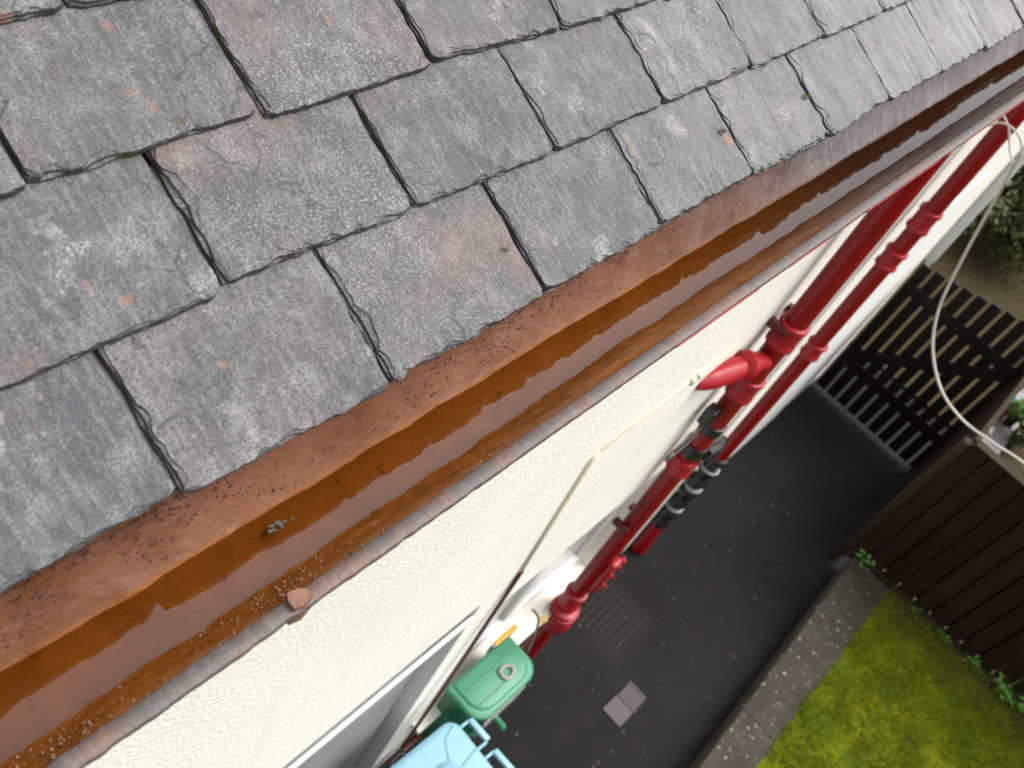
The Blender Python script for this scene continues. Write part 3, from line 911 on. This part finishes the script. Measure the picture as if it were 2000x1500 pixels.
# black strap that ties the two pipes together
strap = thing('pipe_clamp', (X1, YP, 2.1), 'black band clamp round the soil pipe below the branch', 'clamp')
zc = 2.36
obj('band', MB().tube([(X1, YP, zc+.03), (X1, YP, zc+.028), (X1, YP, zc-.028), (X1, YP, zc-.03)], [R1, R1+.006, R1+.006, R1], 28), BLACK, strap, auto=40)
g = MB(); g.box((X1-.12, YP+.0, zc+.06), (X1-.06, YP+.05, zc+.16), .008)
obj('wall_block', g, BLACK, strap)
cc = at(1, 1350, 885, YP-.02)
g = MB(); g.tube([(X1+.02, YP-.045, 2.19), (X1+.10, YP-.06, 2.185), (X1+.20, YP-.05, 2.16)], [.040, .034, .020], 14)
g.tube([(X1, YP, 2.235), (X1, YP, 2.165)], R1+.010, 24)
obj('arm', g, BLACK, strap, auto=50)
g = MB(); lp = at(1, 1335, 868, YP-.03)
g.tube([lp + Vector((.11*math.cos(q), 0, .05*math.sin(q))) for q in [i*.3 for i in range(21)]], .004, 6)
obj('wire_loop', g, simple('dark_wire', (.06, .055, .05), .4, .2), strap, smooth=True)

# cream trunking on the wall
def path3(pts, r, n=8, sub=8):
    out = []
    for i in range(len(pts)-1):
        p0 = pts[max(0,i-1)]; p1 = pts[i]; p2 = pts[i+1]; p3 = pts[min(len(pts)-1,i+2)]
        for k in range(sub):
            t = k/sub; t2=t*t; t3=t2*t
            out.append(.5*((2*p1)+(p2-p0)*t+(2*p0-5*p1+4*p2-p3)*t2+(3*p1-p0-3*p2+p3)*t3))
    out.append(pts[-1]); return MB().tube(out, r, n)
A, B, C_ = at(1, 1440, 672, YW-.001), at(1, 1160, 888, YW-.001), at(1, 1016, 1114, YW-.001)
tr = thing('cable_trunking', A, 'thin cream cable trunking bent at a corner across the white wall', 'trunking')
g = MB(); g.tube([A, A.lerp(B, .35), A.lerp(B, .98)], .007, 8); obj('horizontal_run', g, CREAM, tr, smooth=True)
g = MB(); g.tube([A.lerp(B, .97), B.lerp(C_, .03), B.lerp(C_, .5), C_], .011, 8); obj('vertical_run', g, CREAM, tr, smooth=True)
g = MB(); 
for q in (.31, .36): 
    p = A.lerp(B, q); g.box((p.x-.012, YW-.018, p.z-.014), (p.x+.012, YW+.001, p.z+.014), .003)
obj('clip', g, CREAM, tr)
D_ = at(1, 780, 1452, YW-.02)
tag(obj('red_hose', path3([C_ + Vector((0, -.006, .01)), C_.lerp(D_, .35) + Vector((0,-.014,0)), C_.lerp(D_, .7) + Vector((0,-.02,0)), D_ + Vector((0,-.02,0))], .0085), DARKRED, smooth=True, loc=D_), 'thin dark red hose dropping straight down the wall below the cream trunking', 'hose')
tag(obj('base_pipe', path3([Vector((2.75,.44,.30)), Vector((2.3,.44,.30)), Vector((1.9,.44,.29)), Vector((1.3,.44,.28))], .02, 12), DARKRED, smooth=True, loc=(2.0,.44,.3)), 'dark red pipe running low along the wall behind the bins', 'pipe')
g = [Vector((1.98 - .25*i/30 + .05*math.cos(i*1.1), .40 + .04*math.sin(i*1.1), .30 + .03*math.sin(i*.7))) for i in range(31)]
tag(obj('black_hose', path3(g, .014, 8, 4), BLACK, smooth=True, loc=(1.9,.4,.3)), 'tangled black hose squeezed between blue bin and wall', 'hose')

# white downpipe on the far corner
dp = thing('corner_downpipe', (7.08, .44, 1.4), 'square white downpipe cut short at the far house corner', 'downpipe')
obj('pipe', MB().box((XC-.01, .404, 1.42), (XC+.075, YW-.001, 4.23), .008), WHITE, dp, auto=40)
obj('stub', MB().box((XC+.005, .412, 1.33), (XC+.05, .455, 1.425), .005), WHITE, dp, auto=40)

# white cable hanging from the corner of the house to the fence
cp = [at_d(1993, 300, 4.7), at_d(1972, 338, 5.0), at_d(1935, 405, 5.4), at_d(1880, 505, 5.7), at_d(1835, 600, 5.9), at_d(1822, 680, 6.0), at_d(1838, 760, 6.05), at_d(1880, 820, 6.1), at_d(1940, 865, 6.1), at_d(2000, 905, 6.1), at_d(2090, 985, 6.1)]
tag(obj('white_cable', path3(cp, .0075, 10), CABLEW, smooth=True, loc=cp[3]), 'long white cable sagging from the house corner across to the fence top', 'cable')
lp = [at_d(1930, 246, 4.1), at_d(1950, 240, 4.1), at_d(1972, 246, 4.1), at_d(1992, 270, 4.1), at_d(1994, 305, 4.15), at_d(1980, 318, 4.2), at_d(1972, 290, 4.2), at_d(1970, 250, 4.15), at_d(1958, 222, 4.1)]
tag(obj('cable_loop', path3(lp, .0042, 6, 6), CABLEW, smooth=True, loc=lp[0]), 'slack loop of thin white cable over the top of the waste pipe', 'cable')

# ------------------------------------------------------------------ green water butt
butt = thing('water_butt', (2.36, .35, 0), 'green slimline water butt with grey ring on its lid', 'water butt')
def dpoly(x0, x1, y0, y1, n=9):
    # flat back against the wall, rounded front corners
    r = .095; p = [(x1, y1), (x0, y1)]
    for i in range(n): a = math.pi + math.pi/2*i/(n-1); p.append((x0 + r + r*math.cos(a), y0 + r + r*math.sin(a)))
    for i in range(n): a = 1.5*math.pi + math.pi/2*i/(n-1); p.append((x1 - r + r*math.cos(a), y0 + r + r*math.sin(a)))
    return p
def loft(secs):
    g = MB(); n = len(secs[0][0])
    for poly, z in secs:
        for p in poly: g.v.append((p[0], p[1], z))
    for s in range(len(secs)-1):
        for i in range(n):
            j = (i+1) % n; g.f.append((s*n+i, s*n+j, (s+1)*n+j, (s+1)*n+i))
    g.f.append(tuple(range(n))[::-1]); g.f.append(tuple((len(secs)-1)*n+i for i in range(n)))
    return g
bs = []
for z, e in ((0, -.03), (.05, -.025), (.30, -.012), (.32, -.020), (.36, -.020), (.38, -.010), (.60, -.006), (.62, -.014), (.66, -.014), (.68, -.004), (.84, 0)):
    bs.append((dpoly(2.15-e, 2.57+e, .245-e, .462), z))
obj('body', loft(bs), GREEN, butt, auto=35)
ls = [(dpoly(2.140, 2.585, .232, .466), .835), (dpoly(2.140, 2.585, .232, .466), .868), (dpoly(2.150, 2.575, .242, .462), .878), (dpoly(2.165, 2.56, .256, .455), .880),
      (dpoly(2.175, 2.55, .264, .45), .892), (dpoly(2.195, 2.53, .28, .44), .897)]
lid = obj('lid', loft(ls), GREENLID, butt, auto=30)
rc = at(2, 990, 1312, .905)
g = MB()
tp = [rc + Vector((.036*(1+.08*math.cos(3*q))*math.cos(q), .030*(1+.06*math.cos(2*q))*math.sin(q), 0)) for q in [2*math.pi*i/36 for i in range(37)]]
g.tube(tp, .0095, 8, cap=False)
obj('ring', g, RINGGREY, lid, smooth=True)
g = MB(); g.box((2.20, .385, .894), (2.5, .393, .903), .003); g.box((2.2, .30, .894), (2.44, .306, .902), .003)
obj('lid_rib', g, GREENLID, lid)
tp = at(1, 965, 1398, .235); tq = at(1, 982, 1420, .175)
g = MB(); g.tube([tp + Vector((0,.04,.0)), tp, tq], [.016, .016, .018], 12); g.tube([tq + Vector((0,.004,.0)), tq + Vector((0,-.004,0))], .020, 12)
obj('tap', g, GREENLID, butt, auto=50)
g = MB().box((2.2, .228, .62), (2.5, .236, .80), .003); obj('front_plate', g, simple('grey_plate', (.30,.28,.27), .5, .1), butt)
oc = at(2, 985, 1243, .88)
st = thing('orange_strip', oc, 'small bright orange plastic strip standing between green butt and wall', 'strip')
rz = Matrix.Rotation(R(-2), 3, 'Z')
obj('body', MB().box((oc.x-.075, oc.y-.012, .80), (oc.x+.085, oc.y+.012, .895), .005), ORANGE, st, auto=40)
obj('end_cap', MB().box((oc.x-.095, oc.y-.010, .80), (oc.x-.0755, oc.y+.010, .893), .003), simple('grey_cap', (.22,.24,.24), .4, .1), st, auto=40)

# ------------------------------------------------------------------ blue wheelie bin
yaw = Matrix.Rotation(R(-3), 4, 'Z')
bc = Vector((1.99, .335, 0))                     # back left corner, near the wall
bin_ = thing('wheelie_bin', (1.62, .05, 0), 'pale blue wheelie bin with closed lid beside the white wall', 'wheelie bin')
def bl(x, y, z): return tuple(bc + yaw @ Vector((x, y, z)))
def rrect(x0, x1, y0, y1, r, n=6):
    p = []
    for cx, cy, a0 in ((x1-r, y1-r, 0), (x0+r, y1-r, 90), (x0+r, y0+r, 180), (x1-r, y0+r, 270)):
        for i in range(n):
            a = R(a0 + 90*i/(n-1)); p.append((cx + r*math.cos(a), cy + r*math.sin(a)))
    return p
def rsec(secs):
    g = loft([(p, z) for p, z in secs]); g.v = [bl(*q) for q in g.v]; return g
obj('body', rsec([(rrect(-.58, -.10, -.50, -.06, .05), .06), (rrect(-.68, -.05, -.54, -.03, .06), .98), (rrect(-.71, -.03, -.565, -.015, .06), .985), (rrect(-.71, -.03, -.565, -.015, .06), 1.01)]), BLUE, bin_, auto=35)
lid = obj('lid', rsec([(rrect(-.73, 0, -.58, 0, .06), 1.012), (rrect(-.73, 0, -.58, 0, .06), 1.04), (rrect(-.715, -.012, -.568, -.012, .055), 1.052), (rrect(-.70, -.03, -.55, -.03, .045), 1.055)]), BLUE, bin_, auto=35)
CREASE = simple('blue_crease', (.17, .34, .43), .45, .1)
# raised centre panel with creases running to the corners
g = rsec([(rrect(-.62, -.12, -.45, -.12, .07), 1.0545), (rrect(-.60, -.14, -.43, -.14, .07), 1.078), (rrect(-.57, -.17, -.40, -.17, .06), 1.084)])
obj('raised_panel', g, BLUE, lid, auto=35)
for q in ([(-.03, -.03), (-.10, -.055), (-.15, -.14)], [(-.03, -.55), (-.10, -.52), (-.15, -.42)], [(-.012, -.17), (-.10, -.185), (-.16, -.2)]):
    obj('crease', MB().tube([bl(x, y, 1.054) for x, y in q], .0045, 6), CREASE, lid, smooth=True)
for y0 in (-.055, -.225, -.395):
    g = MB()
    pts = [bl(-.01, y0, 1.035), bl(.055, y0, 1.035), bl(.062, y0-.01, 1.035), bl(.062, y0-.11, 1.035), bl(.055, y0-.12, 1.035), bl(-.01, y0-.12, 1.035)]
    g.tube(pts[:2], .007, 8); g.tube(pts[4:], .007, 8)
    g.box((bl(.052, y0-.12, 0)[0], bl(.05, y0-.12, 0)[1], 1.022), (bl(.072, y0, 0)[0], bl(.05, y0, 0)[1], 1.048), .004)
    obj('hinge_handle', g, BLUE, lid, auto=40)
for y0 in (-.07, -.50):
    g = MB(); g.tube([bl(-.08, y0-.02, .10), bl(-.08, y0+.02, .10)], .10, 24); obj('wheel', g, BLACK, bin_, auto=40)

# ------------------------------------------------------------------ path fittings
cs = [at(2, px, py, .003) for px, py in ((1177,1385), (1228,1330), (1262,1362), (1210,1424))]
cv = thing('drain_cover', sum(cs, Vector())/4, 'small two tone drain cover set flat in the dark tarmac', 'drain cover')
x0 = (cs[0].x+cs[3].x)/2; x1 = (cs[1].x+cs[2].x)/2; y1 = (cs[0].y+cs[1].y)/2; y0 = (cs[2].y+cs[3].y)/2; xm = (x0+x1)/2
obj('plate', MB().box((x0, y0, -.01), (xm-.002, y1, .011), .003), BRICKP, cv)['label'] = 'paler pinkish half'
obj('plate', MB().box((xm+.002, y0, -.01), (x1-.018, y1-.006, .009), .003), BRICKD, cv)['label'] = 'darker half'
obj('rim', MB().box((x1-.017, y0, -.01), (x1, y1, .012), .003), BRICKP, cv)

# edging wall between path and lawn
kerb = thing('edging_wall', (4.2, -.8, 0), 'low grey concrete edging wall between tarmac path and lawn', 'wall')
def edge_y(x): return (-.706 + (x - 3.29) * .032), (-.966 + (x - 3.6) * .0008)
xs = [-1.0, .9, 2.35, 3.82, 4.86, 5.46]
for i in range(len(xs)-1):
    g = MB(); a, b = xs[i]+.002, xs[i+1]-.002
    n = 14
    for k in range(n+1):
        x = a + (b-a)*k/n; yi, yo = edge_y(x)
        j1 = .004*fbm(x*12, 1, 2, 3); j2 = .008*fbm(x*9, 4, 2, 3)
        g.v += [(x, yi, -.03), (x, yi+j1, .185), (x, yi-.012+j1, .204), (x, (yi+yo)/2, .207), (x, yo+.01+j2, .204), (x, yo+j2, .19), (x, yo, -.03)]
    for k in range(n):
        for j in range(6): g.f.append((k*7+j, k*7+j+1, (k+1)*7+j+1, (k+1)*7+j))
    g.f.append(tuple(range(7))[::-1]); g.f.append(tuple(n*7 + j for j in range(7)))
    obj('coping_block', g, CONC, kerb, auto=40)

# ------------------------------------------------------------------ fences and gate
fn = thing('board_fence', (5.52, -1.9, .2), 'dark brown vertical board fence along the end of the lawn', 'fence')
rn = random.Random(12)
g = MB(); y = -.585; FX = 5.50
while y > -3.9:
    w = .118 + rn.uniform(-.004, .004); tz = 1.50 + rn.uniform(-.006, .006) - .01*(y+.6)
    g.box((FX + rn.uniform(-.002,.002), y-w, .225 + rn.uniform(-.01,.02)), (FX+.020, y, tz), .003)
    y -= w + rn.uniform(.011, .019)
y = -.585 - .06
while y > -3.9:
    g.box((FX+.046, y-.118, .24), (FX+.062, y, 1.49), .003); y -= .128
obj('board_panel', g, FENCE, fn)
for z in (.42, .86, 1.34):
    obj('rail', MB().box((FX+.021, -3.9, z-.045), (FX+.045, -.6, z+.045), .004), FENCE, fn)
obj('capping', MB().box((FX-.008, -3.9, 1.512), (FX+.066, -.60, 1.528), .004), MOSSW, fn)
for yy in (-2.3, -3.85):
    obj('post', MB().box((FX+.072, yy-.05, -.02), (FX+.17, yy+.05, 1.62), .006), FENCE, fn)
obj('gravel_board', MB().box((FX-.006, -3.9, .13), (FX+.03, -.60, .222), .004), MOSSW, fn)

ps = thing('corner_post', (5.53, -.555, 0), 'squat mossy timber corner post where path fence meets board fence', 'post')
obj('post', MB().box((5.49, -.582, 0), (5.56, -.528, 1.49), .008), MOSSW, ps, auto=40)

sf = thing('path_fence', (6.2, -.6, 0), 'narrow dark fence panel beside the path between post and gate', 'fence')
g = MB(); x = 5.58
while x < 6.84:
    w = .115; g.box((x, -.603, .02), (x+w, -.583, 1.46 + rn.uniform(-.006,.006)), .003); x += w + .009
obj('board_panel', g, FENCE, sf)
obj('capping', MB().box((5.58, -.612, 1.472), (6.87, -.576, 1.490), .004), MOSSW, sf)
for z in (.3, 1.2): obj('rail', MB().box((5.58, -.65, z-.04), (6.85, -.604, z+.04), .004), FENCE, sf)

gate = thing('slatted_gate', (6.9, .0, .15), 'black brown slatted garden gate with a diagonal brace across the path', 'gate')
g = MB(); y = .445; GXX = 6.88; k = 0
while y > -.56:
    w = .084; g.box((GXX, y-w, .04), (GXX+.020, y, 1.47 + .14*min(1, (.445-y)/.75)), .003); y -= w + .024
obj('slat_panel', g, GATEW, gate)
for z in (.42, 1.26): obj('rail', MB().box((GXX-.028, -.56, z-.05), (GXX-.001, .445, z+.05), .004), GATEW, gate)
g = MB(); a, b = Vector((GXX-.030, .42, .47)), Vector((GXX-.030, -.53, 1.21)); d = (b-a).normalized(); nrm = Vector((0, -d.z, d.y))*.045
q = [a-nrm, b-nrm, b+nrm, a+nrm]
g.add([tuple(p) for p in q] + [tuple(p + Vector((.029,0,0))) for p in q], [(0,1,2,3),(4,7,6,5),(0,4,5,1),(1,5,6,2),(2,6,7,3),(3,7,4,0)])
obj('brace', g, GATEW, gate)
gp = thing('gate_post', (6.93, -.62, 0), 'dark timber gate post at the garden end of the slatted gate', 'post')
obj('post', MB().box((6.87, -.665, 0), (6.97, -.572, 1.66), .006), GATEW, gp, auto=40)

# neighbour's paved strip, pot and pebble
g = MB()
for i in range(9):
    x = 6.9 + i*.62; 
    g.box((x, -1.02, .02), (x+.612, -.72, .10), .006)
tag(obj('pavement', g, PAVE), kind='structure')
pp = at(2, 1950, 808, .10)
pot = thing('flower_pot', pp, 'tiny red flower pot holding a turquoise plant on grey paving', 'flower pot')
g = MB(); g.tube([pp, pp + Vector((0,0,.10)), pp + Vector((0,0,.105)), pp + Vector((0,0,.13)), pp + Vector((0,0,.128))], [.055, .075, .088, .088, .070], 16)
obj('pot', g, simple('red_pot', (.28, .02, .03), .4, .15), pot, auto=40)
def leaf_ball(c, r, n, size, seed, flat=1.0, core=.35):
    g = MB(); rn = random.Random(seed)
    for i in range(n):
        d = Vector((rn.gauss(0,1), rn.gauss(0,1), rn.gauss(0,1))).normalized()
        rad = (core + (1-core)*rn.random()**.6)
        k = 1 + .35*fbm(d.x*2+seed, d.y*2, d.z*2, 2)
        p = Vector(c) + Vector((d.x*r[0], d.y*r[1], d.z*r[2]))*rad*k
        a = Vector((rn.gauss(0,1), rn.gauss(0,1), rn.gauss(0,.7))).normalized(); u = a.cross(d + Vector((.01,.02,.03)))
        if u.length < 1e-3: continue
        u.normalize(); s = size*rn.uniform(.6, 1.3)
        b = len(g.v)
        g.v += [tuple(p - a*s), tuple(p + u*s*.55 + d*s*.1), tuple(p + a*s), tuple(p - u*s*.55 + d*s*.1)]
        g.f += [(b,b+1,b+2), (b,b+2,b+3)]
    return g
obj('leaves', leaf_ball(pp + Vector((0,0,.17)), (.09,.09,.06), 120, .025, 3), simple('turquoise_leaf', (.20, .50, .42), .5, .2, 50), pot)
pb = at(2, 1935, 843, .11)
g = MB(); rn = random.Random(2)
g.tube([pb + Vector((-.06,0,0)), pb + Vector((-.04,0,.01)), pb + Vector((.0,.01,.012)), pb + Vector((.05,0,.005)), pb + Vector((.07,0,0))], [.006, .018, .022, .018, .006], 10)
tag(obj('white_stone', g, simple('white_pebble', (.55,.52,.50), .5, .1), smooth=True, loc=pb), 'small white stone lying on the grey paving near the pot', 'stone')

# ------------------------------------------------------------------ plants
def shrub(name, c, r, n, size, mat, seed, label, cat='shrub', lobes=5):
    t = thing(name, (c[0], c[1], 0), label, cat)
    g = MB(); rn = random.Random(seed)
    for k in range(lobes):
        q = (c[0] + rn.uniform(-.6,.6)*r[0], c[1] + rn.uniform(-.6,.6)*r[1], c[2] + rn.uniform(-.3,.45)*r[2])
        h = leaf_ball(q, tuple(x*rn.uniform(.42,.7) for x in r), n//lobes, size, seed+k, core=.15); g.add(h.v, h.f)
    obj('foliage', g, mat, t)
    g = MB()
    for k in range(6):
        a = rn.uniform(0, 6.28); top = Vector((c[0] + r[0]*.5*math.cos(a), c[1] + r[1]*.5*math.sin(a), c[2] + r[2]*.3))
        g.tube([(c[0]+.02*math.cos(a), c[1]+.02*math.sin(a), 0), ((c[0]+top.x)/2+.03, (c[1]+top.y)/2, c[2]*.5), tuple(top)], [.022, .015, .006], 6)
    obj('stem', g, STALK, t, smooth=True)
    return t
hc = at(2, 1985, 385, .5)
shrub('hedge_bush', (hc.x, hc.y, .55), (1.0, .75, .6), 9000, .045, LEAFH, 4, 'large dark olive bush beyond the gate at the house corner', lobes=9)
hc2 = at(2, 2120, 330, .5)
shrub('hedge_bush', (hc2.x, hc2.y, .7), (1.1, .9, .75), 6000, .05, LEAFH, 14, 'taller dark bush half hidden past the olive bush', lobes=8)
sc = at(2, 2012, 790, .4)
shrub('shrub', (sc.x, sc.y, .36), (.19, .13, .18), 1300, .022, LEAFS, 31, 'bright lime shrub beside the grey paving strip')
sc = at(2, 1992, 850, .2)
shrub('shrub', (sc.x, sc.y, .22), (.24, .12, .14), 1300, .022, LEAFH, 37, 'dark low shrub just behind the board fence top')
def weed(px, py, z, size, n, seed, label):
    p = at(2, px, py, z); rn = random.Random(seed)
    base = Vector((min(p.x, FX-.03), p.y, lawn_z(p.x, p.y)))
    t = thing('weed', base, label, 'weed', 'weeds along the foot of the board fence')
    g = MB(); s = MB()
    for i in range(n):
        a = rn.uniform(0, 6.28); e = rn.uniform(.3, 1.0)
        tipp = base + Vector((size*e*math.cos(a)*.9 - .01, size*e*math.sin(a), size*rn.uniform(.35, 1.0)))
        s.tube([base, base.lerp(tipp, .5) + Vector((0,0,.01)), tipp], .0014, 5)
        l = size*rn.uniform(.28, .45); dr = Vector((math.cos(a), math.sin(a), rn.uniform(-.3,.3))).normalized(); sd = Vector((-math.sin(a), math.cos(a), rn.uniform(-.2,.2)))
        b = len(g.v)
        g.v += [tuple(tipp - dr*l*.3), tuple(tipp + dr*l*.1 + sd*l*.5 + Vector((0,0,.004))), tuple(tipp + dr*l*.7), tuple(tipp + dr*l*.1 - sd*l*.5 + Vector((0,0,.004))), tuple(tipp + dr*l*.15 - Vector((0,0,.006)))]
        g.f += [(b,b+1,b+4),(b+1,b+2,b+4),(b+2,b+3,b+4),(b+3,b,b+4)]
    obj('leaves', g, LEAFW, t); obj('stem', s, LEAFW, t)
weed(1716, 1060, .26, .085, 16, 1, 'bright green weed by the corner post, uppermost along the fence foot')
weed(1806, 1168, .24, .045, 9, 2, 'small pale weed at the fence foot below the bright corner weed')
weed(1856, 1222, .24, .055, 10, 3, 'thin two leaved weed at mid length of the fence foot')
weed(1920, 1265, .25, .075, 14, 4, 'rounded green weed against the fence boards, right of the thin one')
weed(1962, 1280, .25, .045, 8, 6, 'tiny weed between the rounded weed and the largest weed')
weed(1978, 1345, .25, .12, 34, 5, 'largest spreading green weed at the right edge by the fence')
# stem growing beside the bend of the soil pipe
wq = at(1, 1040, 1190, YW-.01); ws_ = at(1, 1052, 1214, .40); wb = at(1, 1030, 1275, .33)
sp = thing('twig', wb, 'thin green sprig bending over the foot of the soil pipe', 'twig')
obj('stem', path3([wb, ws_, wq], .006, 6), simple('green_twig', (.03, .05, .02), .6, .2), sp, smooth=True)
g = MB(); d = (ws_-wb).normalized(); g.add([tuple(ws_ + Vector((-.01,-.02,.01))), tuple(ws_ + Vector((.03,-.03,.02))), tuple(ws_ + Vector((.05,0,.03))), tuple(ws_ + Vector((.01,.02,.02)))], [(0,1,2,3)])
obj('leaf', g, simple('pale_leaf', (.42, .30, .10), .5, .2), sp)

scene.render.engine = 'CYCLES'
scene.cycles.use_denoising = True
scene.cycles.max_bounces = 8
scene.cycles.transparent_max_bounces = 8
scene.cycles.sample_clamp_indirect = 6
